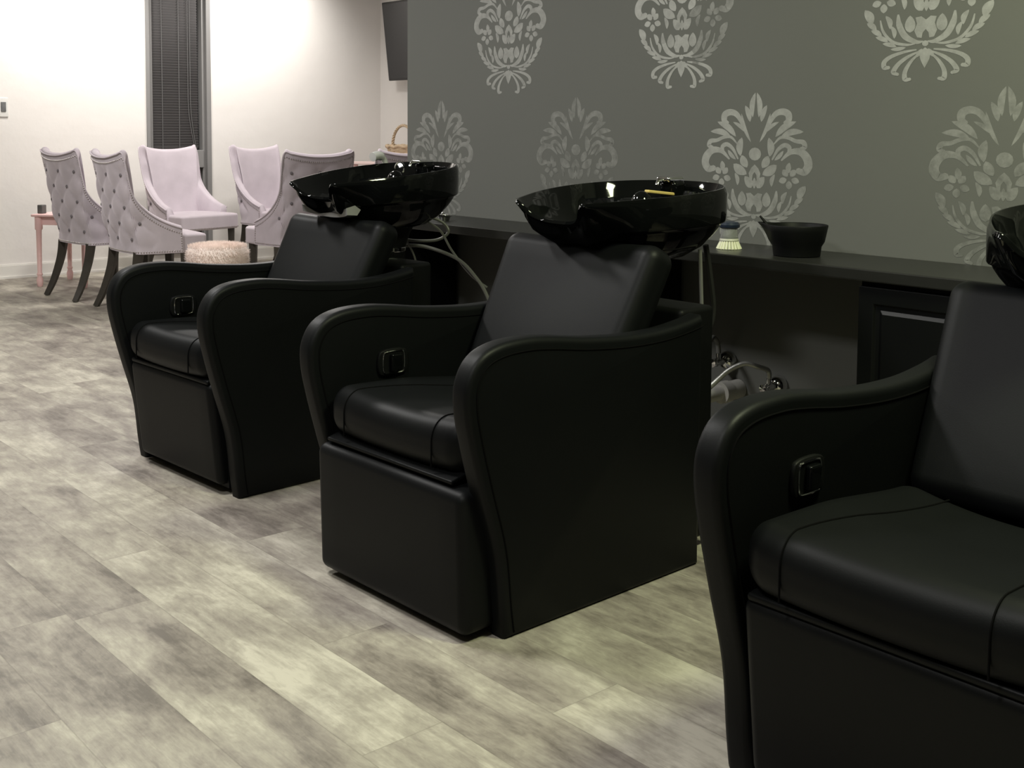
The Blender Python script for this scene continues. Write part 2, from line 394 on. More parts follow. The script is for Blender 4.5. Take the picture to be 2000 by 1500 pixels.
# ------------------------------------------------------------------ damask wall with stencilled motifs
def leaf(b, t, wd, bend=0.0, n=8, sharp=1.0):
    b = Vector((b[0], b[1])); t = Vector((t[0], t[1])); d = t-b; nn = Vector((-d.y, d.x)).normalized()
    L_ = []; R_ = []
    for i in range(n+1):
        s_ = i/n; cpt = b + d*s_ + nn*bend*math.sin(PI*s_)
        ww = wd*0.535*(math.sin(PI*s_**sharp))**0.7 if 0 < s_ < 1 else 0
        L_.append(cpt+nn*ww); R_.append(cpt-nn*ww)
    return L_ + R_[-2:0:-1]
def stroke(pts, ws, n=5):
    c = crom([(x, y, 0) for x, y in pts], n); N_ = len(c); A = []; B = []
    for i, q in enumerate(c):
        t = (c[min(i+1, N_-1)] - c[max(i-1, 0)]); nn = Vector((-t.y, t.x, 0)).normalized()
        s_ = i/(N_-1)*(len(ws)-1); k = min(int(s_), len(ws)-2); ww = lerp(ws[k], ws[k+1], s_-k)/2
        A.append(q+nn*ww); B.append(q-nn*ww)
    return (A, B)
def disc(c, rx, ry, n=12): return [Vector((c[0]+rx*math.cos(2*PI*k/n), c[1]+ry*math.sin(2*PI*k/n))) for k in range(n)]
# motif in its own units: d = distance from the axis, y = down from the finial; drawn for one half and mirrored
HALF = [
 ('p', leaf((18, 146), (5, 2), 30, 12)), ('p', leaf((34, 172), (66, 76), 30, -6)), ('p', leaf((26, 290), (88, 122), 20, 10)),
 ('s', stroke([(52, 250), (84, 178), (118, 128), (158, 114), (192, 128), (196, 160), (178, 176)], (8, 22, 32, 38, 40, 36, 20))),
 ('p', leaf((66, 230), (140, 172), 20, -8)),
 ('p', leaf((120, 258), (240, 170), 36, -14)), ('p', leaf((152, 258), (284, 228), 34, -14)),
 ('s', stroke([(112, 300), (150, 262), (196, 262), (240, 280), (282, 286), (292, 312), (272, 322)], (6, 16, 20, 22, 28, 28, 16))),
 ('s', stroke([(104, 390), (138, 330), (176, 304), (204, 318), (200, 348)], (8, 20, 26, 26, 16))), ('p', leaf((118, 392), (170, 336), 22, 4)),
 ('s', stroke([(158, 392), (210, 344), (268, 340), (306, 376), (314, 420), (292, 452), (262, 448)], (8, 28, 42, 48, 48, 44, 30))),
 ('p', leaf((90, 372), (82, 262), 40, 10)),
 ('p', leaf((0.0, 402), (0.0, 320), 74, 0, 10, 0.8)) if False else ('c', disc((0, 358), 38, 38)),
 ('p', leaf((46, 438), (82, 366), 44, 4)), ('p', leaf((48, 478), (132, 418), 52, 6)),
 ('c', [Vector(q) for q in ((0, 418), (22, 440), (36, 470), (30, 500), (14, 508), (12, 480), (0, 462))]),
 ('p', leaf((18, 556), (60, 488), 46, -4, 8, 0.8)), ('p', leaf((0, 560), (0, 494), 20)),
 ('p', leaf((104, 544), (122, 470), 24, -8)),
 ('f', (206, 492)),
 ('p', leaf((206, 402), (204, 462), 30, 4)),
 ('s', stroke([(134, 566), (128, 620), (98, 680), (46, 712), (14, 712)], (8, 30, 32, 22, 8))),
 ('p', leaf((74, 664), (76, 576), 48, 0, 10, 0.8)),
 ('c', [Vector(q) for q in ((0, 602), (22, 584), (50, 588), (42, 620), (54, 656), (40, 690), (18, 694), (14, 668), (0, 650))]),
 ('p', leaf((172, 640), (196, 568), 26, -10)), ('p', leaf((150, 690), (168, 622), 22, -8)),
 ('s', stroke([(222, 590), (206, 650), (160, 704), (96, 724), (52, 722)], (6, 14, 16, 14, 6))),
 ('p', leaf((262, 610), (302, 530), 42, -6)), ('p', leaf((240, 640), (290, 600), 28, -4)), ('p', leaf((212, 672), (268, 640), 26, -4)), ('p', leaf((180, 704), (244, 676), 24, -4)), ('p', leaf((138, 732), (208, 712), 22, -3)), ('p', leaf((92, 738), (168, 744), 20, 3)),
 ('c', disc((0, 722), 15, 15)),
 ('p', leaf((14, 748), (42, 792), 20)), ('p', leaf((0, 846), (0, 742), 46, 0, 10, 1.4)),
 ('s', stroke([(40, 752), (104, 762), (164, 782), (196, 808), (196, 836), (176, 838)], (7, 15, 20, 24, 26, 16))),
 ('s', stroke([(34, 764), (86, 790), (128, 824), (150, 862), (130, 874)], (8, 18, 22, 26, 14))),
 ('s', stroke([(28, 772), (66, 812), (92, 860), (92, 900), (70, 902)], (8, 16, 22, 26, 14))),
]
SX, SZ = 0.43/645, 0.000574
def motif(mb, cx_, ztop, cov, fade):
    cnt = [0]
    def emit(poly):
        cnt[0] += 1; yy = YD - 0.00015 - 0.0000012*cnt[0]
        pts = [(cx_ + p_[0]*SX, yy, ztop - p_[1]*SZ) for p_ in poly]
        mb.v_off = len(mb.v)
        mb.add(pts, [list(range(len(pts)))], 1)
        mx_ = sum(p_[0] for p_ in poly)/len(poly); my = sum(p_[1] for p_ in poly)/len(poly)
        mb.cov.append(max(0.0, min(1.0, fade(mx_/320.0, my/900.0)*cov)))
    def strip(A, B, sg):
        for i in range(len(A)-1):
            emit([(sg*A[i].x, A[i].y), (sg*A[i+1].x, A[i+1].y), (sg*B[i+1].x, B[i+1].y), (sg*B[i].x, B[i].y)])
    for kind, d in HALF:
        for sg in (1, -1):
            if kind in 'pc':
                if kind == 'c' and sg == -1 and all(abs(q.x) < 80 for q in d) and d[0].x > 30 and len(d) == 12: continue
                emit([(sg*q.x, q.y) for q in d])
            elif kind == 's':
                strip(d[0], d[1], sg)
                e = d[0][-1]*0.5+d[1][-1]*0.5; rr = (d[0][-1]-d[1][-1]).length*0.62
                emit([(sg*q.x, q.y) for q in disc((e.x, e.y), rr, rr, 8)])
            else:
                for k in range(5):
                    a = 2*PI*k/5 + 0.3
                    emit([(sg*q.x, q.y) for q in leaf((d[0]+14*math.cos(a), d[1]+14*math.sin(a)), (d[0]+62*math.cos(a), d[1]+62*math.sin(a)), 34)])
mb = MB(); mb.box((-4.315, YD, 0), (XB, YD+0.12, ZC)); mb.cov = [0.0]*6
full = lambda x, y: 1.0
for cx_, cov, fade in ((-4.061, 0.36, lambda x, y: 1.05-0.45*y), (-3.206, 0.24, lambda x, y: 1.15-0.9*y),  # lower row: strength and fade paint the dying sheen into the motif colour
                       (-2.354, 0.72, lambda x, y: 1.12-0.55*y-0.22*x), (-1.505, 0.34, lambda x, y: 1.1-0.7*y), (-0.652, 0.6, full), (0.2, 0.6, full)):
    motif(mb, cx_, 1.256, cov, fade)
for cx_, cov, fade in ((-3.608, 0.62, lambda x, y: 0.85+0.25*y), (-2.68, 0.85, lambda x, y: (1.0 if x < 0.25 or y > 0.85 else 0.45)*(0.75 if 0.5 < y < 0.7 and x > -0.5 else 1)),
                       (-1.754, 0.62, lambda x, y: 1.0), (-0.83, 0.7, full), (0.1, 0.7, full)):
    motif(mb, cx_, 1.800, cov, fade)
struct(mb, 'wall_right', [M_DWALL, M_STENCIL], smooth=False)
struct(MB().box((-4.2, YD-0.012, 0), (XB, YD, 0.09)), 'baseboard_right', M_CABINET, smooth=False)

# ------------------------------------------------------------------ counter and cabinets behind the shampoo chairs
o = MB().box((-4.30, 2.80, 0.716), (1.2, YD, 0.75)).build('countertop', M_COUNTER, smooth=False, bevel=0.004)
tag(o, 'long dark grey counter top running along the patterned wall behind the basins', 'counter')
def cabinet(x0, x1, label):
    t = empty('base_cabinet', ((x0+x1)/2, 2.97, 0), label, 'cabinet', 'black cabinets under the counter')
    h = (x1-x0)/2
    mb = MB().box((-h, -0.135, 0.08), (h, 0.155, 0.7145)); mb.box((-h+0.01, -0.09, 0), (h-0.01, 0.155, 0.08))
    mb.build('body', M_CABINET, t, smooth=False, bevel=0.002)
    n = 2 if x1-x0 > 0.8 else 1
    wd = (2*h)/n
    for i in range(n):
        a = -h+i*wd+0.004; b = a+wd-0.008; y = -0.135; dz0, dz1 = 0.10, 0.700
        mb = MB()
        rings = []
        for off, yy in ((0, y), (0, y-0.02), (0.045, y-0.02), (0.050, y-0.013), (0.062, y-0.012), (0.072, y-0.018)):
            rings.append([(a+off, yy, dz0+off), (b-off, yy, dz0+off), (b-off, yy, dz1-off), (a+off, yy, dz1-off)])
        mb.loft(rings)
        mb.build('door', M_CABINET, t, smooth=False, bevel=0.0015)
    return t
cabinet(-1.752, -1.37, 'black panelled cabinet under the counter between the middle and nearest shampoo chairs')
cabinet(-3.03, -2.65, 'black cabinet under the counter hidden behind the backrest of the middle shampoo chair')
cabinet(-4.29, -3.93, 'black cabinet at the far end of the counter beside the wall corner')

# ------------------------------------------------------------------ shampoo chairs
PROF = [(0.0, 0.0), (-0.010, 0.066), (-0.026, 0.20), (-0.066, 0.34), (-0.096, 0.45), (-0.112, 0.53), (-0.108, 0.59), (-0.075, 0.639), (-0.016, 0.662),
        (0.07, 0.667), (0.15, 0.660), (0.26, 0.645), (0.40, 0.634), (0.52, 0.634), (0.62, 0.644), (0.68, 0.655)]
def arm_outline():
    c = [(q.x, q.y) for q in crom([(y, z, 0) for y, z in PROF], 5)]
    c += [(0.68, 0.44), (0.68, 0.22), (0.68, 0.0), (0.45, 0.0), (0.22, 0.0)]
    return c
def inset(poly, d):
    n = len(poly); out = []
    for i in range(n):
        a, b, c = Vector(poly[i-1]), Vector(poly[i]), Vector(poly[(i+1) % n])
        t1 = (b-a).normalized(); t2 = (c-b).normalized(); n1 = Vector((t1.y, -t1.x)); n2 = Vector((t2.y, -t2.x))
        nn = (n1+n2); l = nn.length
        nn = nn/l if l > 1e-6 else n1
        k = 1/max(0.6, nn.dot(n1)); out.append((b.x+nn.x*d*k, b.y+nn.y*d*k))
    return out
OUT = arm_outline()
def arm_mb(x0, x1, r=0.015):
    mb = MB(); rings = []
    K = 5
    for k in range(K+1):
        a = (k/K)*PI/2; rings.append((x0 + r*(1-math.cos(PI/2-a)) if False else x0 + r*(1-math.sin(a)), r*(1-math.sin(PI/2 - (PI/2-a))) if False else r*(1-math.cos(PI/2-a))))
    # rounded edge: start on the flat (inset r) and roll outwards
    sec = [(x0, r)] + [(x0 + r*(1-math.cos(a)), r*(1-math.sin(a))) for a in [PI/2*k/K for k in range(1, K+1)]]
    sec += [(x1-(x-x0), d) for x, d in reversed(sec)]
    mb.loft([[(x, p_[0], p_[1]) for p_ in inset(OUT, d)] for x, d in sec])
    return mb
def shampoo_unit(xc, y0, label, foot='flush', bowl_dy=0.0, bowl_tilt=0.07, gel=False, kit='mid', rz=0.0, bk_dy=0.0, bk_dz=0.0):
    t = empty('shampoo_chair', (xc, y0, 0), label, 'shampoo chair', 'black shampoo chairs with basins', math.radians(rz))
    for sg in (-1, 1):
        x0, x1 = (0.275, 0.333) if sg > 0 else (-0.333, -0.275)
        a = arm_mb(x0, x1).build('armrest', M_LEATHER, t, angle=70)
        for xs in (x0-0.0003, x1+0.0003):
            path = [(xs, p_[0], p_[1]) for p_ in inset([(q.x, q.y) for q in crom([(y, z, 0) for y, z in PROF], 5)] + [(0.68, 0.0)], 0.027)[:len(PROF)*5-4]][1:-1]
            MB().tube(path, 0.0020, 6).build('seam', M_SEAM, a)
    # seat cushion: higher at the sides, sinking to the middle and to the back, rounded over the front
    def sf(x, y, z):
        k = (z+0.0575)/0.115
        xx = x/0.262; yy = (y+0.265)/0.53
        z2 = z + k*(0.010*abs(xx)**2 - 0.028*(1-abs(xx)**2.2)*sstep(yy, 0.05, 0.6) - 0.03*sstep(yy, 0.35, 1.0)) - 0.006*(1-k)*(1-abs(xx)**2)
        y2 = y - 0.014*(1-abs(xx)**2)*(1-yy)*0 + 0.012*abs(xx)**3*(1-yy)
        return (x, y2, z2)
    seat = MB().rbox((0.524, 0.55, 0.115), 0.05, 14, (0, 0.19, 0.4195), sf).build('seat', M_LEATHER, t, angle=80)
    for sg in (-1, 1):
        path = []
        for q in crom([(-0.2755, -0.045, 0), (-0.2755, -0.02, 0), (-0.2755, 0.0075, 0)], 4)[:-1] + [Vector((-0.225-0.0505*math.cos(a), 0.0075+0.0505*math.sin(a), 0)) for a in [PI/2*k/8 for k in range(9)]] + [Vector((lerp(-0.20, 0.25, k/14), 0.058, 0)) for k in range(15)]:
            x_ = sg*(0.172 - 0.014*sstep(q.x, -0.2, 0.1))
            p_ = sf(x_, q.x, q.y); path.append((p_[0], p_[1]+0.19, p_[2]+0.4195))
        MB().tube(path, 0.0019, 6).build('seam', M_SEAM, seat)
    # seat base
    MB().box((-0.266, 0.0, 0.02), (0.266, 0.66, 0.355)).build('seat_base', M_LEATHER, t, smooth=False)
    # backrest, leaning back under the basin
    def bf(x, y, z):
        zz = (z+0.22)/0.44
        y2 = y + 0.016*(1-(x/0.27)**2)*sstep(zz, 0.1, 0.9)
        return (x*(0.955+0.085*zz), y2, z)
    bk = MB().rbox((0.545, 0.11, 0.46), 0.042, 10, (0, 0, 0), bf)
    b_o = bk.build('backrest', M_LEATHER, t, (0, 0.497+bk_dy, 0.620+bk_dz), rot=(math.radians(-27), 0, 0), angle=80)
    # housing behind the seat
    MB().rbox((0.53, 0.14, 0.63), 0.015, 4, (0, 0.745, 0.345)).build('rear_housing', M_BPLAST, t, angle=60)
    # foot rest
    if foot == 'flush':
        fr = MB().rbox((0.522, 0.07, 0.325), 0.022, 8, (0, 0, 0), lambda x, y, z: (x, y, z)).build('footrest', M_LEATHER, t, (0, -0.012, 0.192), rot=(math.radians(6.5), 0, 0), angle=80)
        MB().rbox((0.50, 0.028, 0.014), 0.006, 4).build('flap', M_LEATHER, fr, (0, -0.018, 0.166), angle=80)
    else:
        fr = MB().rbox((0.575, 0.10, 0.325), 0.026, 8, (0, 0, 0)).build('footrest', M_LEATHER, t, (0.012, -0.045, 0.178), rot=(math.radians(1.5), 0, 0), angle=80)
        MB().rbox((0.49, 0.045, 0.010), 0.004, 4).build('flap', M_LEATHER, fr, (-0.012, -0.012, 0.178), rot=(0.25, 0, 0), angle=80)
    # recliner handle set into the inside of the arm
    pl = MB().rbox((0.012, 0.100, 0.074), 0.005, 6, (0, 0, 0), lambda x, y, z: (x, y*(1-0.16*(abs(z)/0.037)**3), z*(1-0.16*(abs(y)/0.05)**3))).build('handle_plate', M_BPLAST, t, (-0.2725, 0.140, 0.512), angle=50)
    MB().rbox((0.022, 0.036, 0.046), 0.005, 4, (0.008, 0.004, 0)).build('recliner_handle', M_GLOSS, pl, angle=60)
    ring = crom([(0.0065, 0.035*cy_, 0.029*cz_) for cy_, cz_ in ((1, 0), (0.93, 0.8), (0.6, 1), (-0.6, 1), (-0.93, 0.8), (-1, 0), (-0.93, -0.8), (-0.6, -1), (0.6, -1), (0.93, -0.8))], 4, True)
    MB().tube(ring, 0.0021, 6, closed=True).build('chrome_trim', M_CHROME, pl)
    # ---- basin
    BY = bowl_dy
    half = [(0, .510, .058), (.05, .498, .053), (.084, .476, .036), (.104, .458, .012), (.120, .456, 0.0), (.140, .478, 0), (.168, .530, 0), (.206, .610, 0), (.238, .700, 0), (.254, .79, 0), (.248, .88, 0), (.218, .955, 0), (.162, 1.015, 0), (.086, 1.05, 0)]
    pts = half + [(0, 1.062, 0)] + [(-x, y, d) for x, y, d in reversed(half[1:])]
    rim = crom(pts, 5, True); yc = 0.74
    rings = []
    outer = [(0.10, 1.0), (0.28, 1.0), (0.44, 0.985), (0.62, 0.92), (0.78, 0.78), (0.895, 0.60), (0.945, 0.50), (0.962, 0.455), (0.990, 0.445), (1.0, 0.42), (1.004, 0.22), (1.002, 0.06), (0.995, 0.015), (0.982, -0.012), (0.966, -0.012), (0.952, 0.012)]
    inner = [(0.93, 0.10), (0.90, 0.28), (0.83, 0.50), (0.70, 0.68), (0.45, 0.76), (0.15, 0.78), (0.03, 0.785)]
    ZB = 0.762
    for s_, tt in outer + inner:
        ring = []; isin = (s_, tt) in inner
        for q in rim:
            zr = 0.933 + bowl_tilt*(q.y-0.456) - q.z
            front = sstep(0.62-q.y, 0.0, 0.16)
            x = q.x*s_; y = yc + (q.y-yc)*s_
            if isin and y > 0.80: t2 = lerp(tt, min(tt, 0.22), sstep(y, 0.81, 0.86))
            else: t2 = tt
            if not isin and tt > 0.02: y += 0.19*front*min(tt, 0.62)*s_
            zr0 = 0.933 + bowl_tilt*(y-0.456)
            z = lerp(zr, ZB + (0.02 if isin else 0), max(0, t2)) - min(0, t2)*0.5
            if not isin and s_ > 0.96 and tt > 0.02: z = zr - tt*(0.933+bowl_tilt*(q.y-0.456)-ZB)*(1-0.45*(q.z/0.058))
            ring.append((x, y+BY, z))
        rings.append(ring)
    mb = MB().loft(rings)
    bowl = mb.build('basin', M_GLOSS, t, angle=60)
    ba = math.radians(2.5); bowl.rotation_euler = (0, 0, ba); bowl.location = (-0.008 + math.sin(ba)*(0.75+BY), (0.75+BY)*(1-math.cos(ba)), 0)
    zdk = lambda y: 0.933 + bowl_tilt*(y-0.456)
    # drain
    MB().lathe([(0.0, 0.0), (0.03, 0.0), (0.032, 0.004), (0.02, 0.006), (0.0, 0.004)], 20, (0, 0.70+BY, 0.803)).build('drain', M_CHROME, bowl)
    # mixer knob, vacuum breaker and spray on the rear deck
    dk = zdk(0.92)-0.045
    kx, ky = (0.0, 0.815)
    mb = MB().lathe([(0, 0), (0.030, 0), (0.031, 0.010), (0.028, 0.014), (0.026, 0.014), (0, 0.014)], 24, (kx-0.035, ky+BY, dk-0.01)); kb = mb.build('mixer_base', M_CHROME, bowl)
    MB().lathe([(0, 0), (0.030, 0), (0.033, 0.006), (0.028, 0.022), (0.018, 0.034), (0.006, 0.040), (0, 0.040)], 24, (kx, ky+0.035+BY, dk-0.004)).build('mixer_knob', M_GLOSS, bowl)
    bx, by = (-0.005, 1.0)
    MB().rbox((0.062, 0.062, 0.085), 0.018, 5, (bx, by+BY, dk+0.022)).build('vacuum_breaker', M_GLOSS, bowl, angle=70)
    mb = MB().rbox((0.050, 0.075, 0.016), 0.007, 5, (bx, by-0.012+BY, dk+0.066)); mb.tube([(bx, by-0.03+BY, dk+0.064), (bx, by-0.07+BY, dk+0.062), (bx, by-0.075+BY, dk+0.05)], 0.006, 8)
    mb.build('chrome_cap', M_CHROME, bowl, angle=70)
    for px_, py_ in ((0.06, 0.985), (0.10, 0.955)):
        MB().lathe([(0, 0), (0.012, 0), (0.013, 0.028), (0.009, 0.034), (0, 0.034)], 14, (px_, py_+BY, dk)).build('hose_collar', M_BPLAST, bowl)
    if kit == 'far':
        mb = MB().tube(crom([(-0.20, 0.98+BY, zdk(.98)-0.03), (-0.21, 0.97+BY, zdk(.98)+0.02), (-0.205, 0.94+BY, zdk(.98)+0.035), (-0.20, 0.905+BY, zdk(.98)+0.03)], 5), [0.012]*8+[0.018]*8, 12)
        mb.build('spray_head', M_SATIN, bowl)
        mb = MB().tube([(0.0, 0.87+BY+0.022*math.cos(a), dk+0.045+0.022*math.sin(a)) for a in [-0.9+k*0.3 for k in range(15)]], 0.0032, 8)
        mb.build('lever_loop', M_CHROME, bowl)
    if kit == 'mid':
        pass
    if gel:
        mb = MB(); rr = []
        for i in range(17):
            s_ = i/16; x = lerp(-0.135, 0.135, s_); k = 1-(x/0.135)**2; y = 0.535+BY+0.03*k; z = 0.842-0.016*k
            rr.append([(x, y-0.012, z-0.012), (x, y-0.016, z+0.012), (x, y+0.02, z+0.020), (x, y+0.045, z+0.004), (x, y+0.03, z-0.015)])
        mb.loft(rr); mb.build('neck_rest', M_GEL, t, angle=60)['label'] = 'clear gel neck rest strip under the lip of the basin'
    # pedestal
    MB().lathe([(0, 0), (0.10, 0), (0.085, -0.03), (0.068, -0.08), (0.064, -0.14), (0.064, -0.45)], 24, (0, 0.80+BY, 0.775)).build('basin_pedestal', M_BPLAST, t)
    MB().lathe([(0.0655, 0), (0.069, 0.004), (0.069, 0.016), (0.0655, 0.02)], 24, (0, 0.80+BY, 0.676)).build('chrome_collar', M_CHROME, t)
    return t

U1 = shampoo_unit(-3.443, 1.623, 'farthest black shampoo chair, its basin tilted up in front of the lavender chairs', bowl_dy=0.02, bowl_tilt=0.105, gel=True, kit='far', rz=2.8, bk_dy=0.03, bk_dz=-0.02)
U2 = shampoo_unit(-2.192, 1.612, 'middle black shampoo chair with its footrest panel pushed out in front', foot='out', bowl_dy=-0.02, bowl_tilt=0.065, rz=1.2)
U3 = shampoo_unit(-0.8925, 1.590, 'nearest black shampoo chair, cut off by the right edge of the photo', bowl_dy=0.055, bowl_tilt=0.07, rz=0.6, bk_dy=0.095, bk_dz=-0.012)

# hoses that hang from the basins
def hose(unit, pts, r, m_, name='hose', n=8):
    lx, ly = unit.location.x, unit.location.y; ca, sa = math.cos(unit.rotation_euler.z), math.sin(unit.rotation_euler.z)
    return MB().tube(crom([((x-lx)*ca + (y-ly)*sa, -(x-lx)*sa + (y-ly)*ca, z) for x, y, z in pts], n), r, 8).build(name, m_, unit)
hose(U2, [(-2.03, 2.47, 0.80), (-2.028, 2.475, 0.70), (-2.026, 2.477, 0.615), (-2.03, 2.477, 0.50), (-2.10, 2.55, 0.40)], 0.0055, M_STEELHOSE)
hose(U2, [(-2.10, 2.58, 0.80), (-2.10, 2.600, 0.72), (-2.098, 2.617, 0.617), (-2.105, 2.609, 0.555), (-2.13, 2.59, 0.50), (-2.16, 2.56, 0.42), (-2.2, 2.53, 0.36)], 0.0085, M_RUBBER, 'drain_hose')
hose(U1, [(-3.62, 2.62, 0.80), (-3.57, 2.74, 0.775), (-3.535, 2.77, 0.73), (-3.565, 2.74, 0.695), (-3.63, 2.68, 0.69), (-3.66, 2.62, 0.70)], 0.006, M_GREYHOSE)
hose(U1, [(-3.60, 2.66, 0.79), (-3.57, 2.75, 0.735), (-3.49, 2.75, 0.66), (-3.38, 2.755, 0.575), (-3.31, 2.78, 0.53)], 0.0045, M_GREYHOSE)
hose(U1, [(-3.66, 2.62, 0.67), (-3.60, 2.70, 0.668), (-3.44, 2.74, 0.63), (-3.33, 2.75, 0.56), (-3.285, 2.76, 0.50), (-3.27, 2.78, 0.42)], 0.007, M_GREYHOSE)
hose(U1, [(-3.60, 2.60, 0.72), (-3.60, 2.66, 0.60), (-3.62, 2.60, 0.50), (-3.64, 2.60, 0.42)], 0.0035, M_GREYHOSE)

# stick lying in the middle basin
o = MB().rbox((0.018, 0.125, 0.009), 0.003, 4, (0, 0, 0)).build('stick', M_YELLOW, None, (-2.215, 2.512, 0.947), rot=(-0.10, 0, 0.05), angle=60)
tag(o, 'thin yellow stick lying across the back of the middle basin', 'stick')

# ------------------------------------------------------------------ plumbing in the niche behind the middle chair
def valve(loc, label):
    t = empty('shutoff_valve', loc, label, 'valve', 'chrome shutoff valves')
    MB().lathe([(0, 0.06), (0.009, 0.06), (0.009, 0.02), (0.013, 0.018), (0.013, -0.012), (0, -0.012)], 14, (0, 0, 0), axis='y').build('body', M_CHROME, t)
    MB().lathe([(0, 0.020), (0.012, 0.021), (0.024, 0.028), (0.031, 0.040), (0.033, 0.056), (0, 0.056)], 24, (0, 0.0, 0), axis='y').build('escutcheon', M_CHROME, t)
    MB().lathe([(0, -0.012), (0.005, -0.012), (0.005, -0.022), (0.014, -0.024), (0.014, -0.034), (0, -0.036)], 14, (0, 0, 0), axis='y').build('handle', M_CHROME, t)
    MB().tube([(0, 0, 0.008), (0, 0, 0.030)], 0.0085, 10).build('outlet', M_CHROME, t)
    return t
valve((-2.441, 3.078, 0.343), 'chrome shutoff valve higher on the niche wall, under a dark hose')
valve((-2.232, 3.078, 0.292), 'chrome shutoff valve lower on the niche wall, just above the nearest chair arm')
def hose_thing(name, pts, r, m_, label):
    o = MB().tube(crom(pts, 8), r, 10).build(name, m_); tag(o, label, 'hose', 'supply hoses'); return o
hose_thing('supply_hose', [(-2.441, 3.078, 0.3745), (-2.440, 3.070, 0.41), (-2.420, 3.02, 0.437), (-2.395, 2.96, 0.415), (-2.372, 2.90, 0.375), (-2.36, 2.86, 0.30), (-2.36, 2.84, 0.22)], 0.0085, M_GREYHOSE, 'grey supply hose bent over the higher chrome valve')
hose_thing('supply_hose', [(-2.232, 3.078, 0.3245), (-2.231, 3.068, 0.350), (-2.238, 3.02, 0.368), (-2.268, 2.995, 0.376), (-2.305, 2.96, 0.352), (-2.338, 2.92, 0.305), (-2.368, 2.88, 0.262), (-2.40, 2.84, 0.21)], 0.0085, M_STEELHOSE, 'silver braided supply hose arching over to the lower chrome valve')
t = empty('drain_pipe', (-2.40, 3.06, 0.250), 'white plastic drain pipe with a collar coming out of the niche wall', 'pipe')
MB().tube([(0.0, 0.078, 0.0), (0.0, 0.0, 0.0), (-0.004, -0.02, 0.0), (-0.02, -0.16, -0.012), (-0.03, -0.24, -0.02)], [0.033, 0.033, 0.025, 0.025, 0.025], 20).build('pipe', M_PVC, t)
MB().tube([(0, 0.018, 0), (0, -0.022, 0)], 0.037, 20).build('coupling', M_PVC, t)

# ------------------------------------------------------------------ things on the counter
t = empty('dish_brush', (-2.302, 2.945, 0.75), 'round palm scrub brush with navy top and cream bristles on the counter', 'brush')
MB().lathe([(0, 0.066), (0.026, 0.066), (0.033, 0.070), (0.034, 0.078), (0.028, 0.086), (0.014, 0.0885), (0, 0.089)], 24).build('grip', M_NAVY, t)
MB().lathe([(0, 0.066), (0.026, 0.066), (0.027, 0.050), (0.029, 0.034), (0, 0.034)], 24).build('reservoir', M_CLEAR, t)
MB().lathe([(0, 0.034), (0.029, 0.034), (0.031, 0.028), (0.029, 0.024), (0, 0.024)], 24).build('brush_plate', M_SOAP, t)
mb = MB()
for k in range(22):
    a = 2*PI*k/22; ca, sa = math.cos(a), math.sin(a)
    mb.tube([(0.026*ca, 0.026*sa, 0.026), (0.037*ca, 0.037*sa, 0.0)], [0.0036, 0.0048], 6)
for k in range(10):
    a = 2*PI*k/10; mb.tube([(0.014*math.cos(a), 0.014*math.sin(a), 0.026), (0.02*math.cos(a), 0.02*math.sin(a), 0.0)], 0.004, 6)
mb.build('bristles', M_BRISTLE, t)
# tint bowl
t = empty('tint_bowl', (-2.045, 2.945, 0.75), 'black mixing bowl with a pouring lip on the counter beside the scrub brush', 'bowl')
sp = math.atan2(-0.40, -0.92)
def bring(s_, z, lip):
    R = []
    for k in range(48):
        a = 2*PI*k/48; dd = abs((a-sp+PI) % (2*PI) - PI)
        r = s_*(1.0 + lip*max(0, 1-dd/0.42)**1.4); R.append((r*math.cos(a), r*math.sin(a), z + 0.004*max(0, 1-dd/0.5)*(1 if lip > 0.1 else 0)))
    return R
mb = MB().loft([bring(0.062, 0.0, 0), bring(0.070, 0.002, 0), bring(0.073, 0.030, 0.02), bring(0.082, 0.045, 0.05), bring(0.088, 0.075, 0.20), bring(0.0915, 0.093, 0.34), bring(0.090, 0.095, 0.34), bring(0.087, 0.092, 0.34), bring(0.083, 0.070, 0.2), bring(0.070, 0.035, 0.02), bring(0.05, 0.010, 0)])
mb.build('bowl', M_BPLAST, t, angle=50)
o = MB().tube([(-0.052, -0.01, 0.038), (-0.075, -0.022, 0.072), (-0.112, -0.036, 0.116)], [0.007, 0.006, 0.003], 8).build('tint_brush', M_BPLAST, None, (-2.045, 2.945, 0.75))
tag(o, 'slim dark brush handle leaning out of the black mixing bowl', 'brush')
# chrome strainer
t = empty('sink_strainer', (-3.755, 2.915, 0.75), 'small chrome strainer cup on the counter behind the farthest basin', 'strainer')
MB().lathe([(0, 0), (0.024, 0), (0.030, 0.016), (0.042, 0.022), (0.042, 0.026), (0.028, 0.022), (0.02, 0.006), (0, 0.005)], 24).build('cup', M_CHROME, t)
MB().lathe([(0, 0.005), (0.005, 0.005), (0.004, 0.028), (0.009, 0.032), (0, 0.038)], 12).build('post', M_CHROME, t)

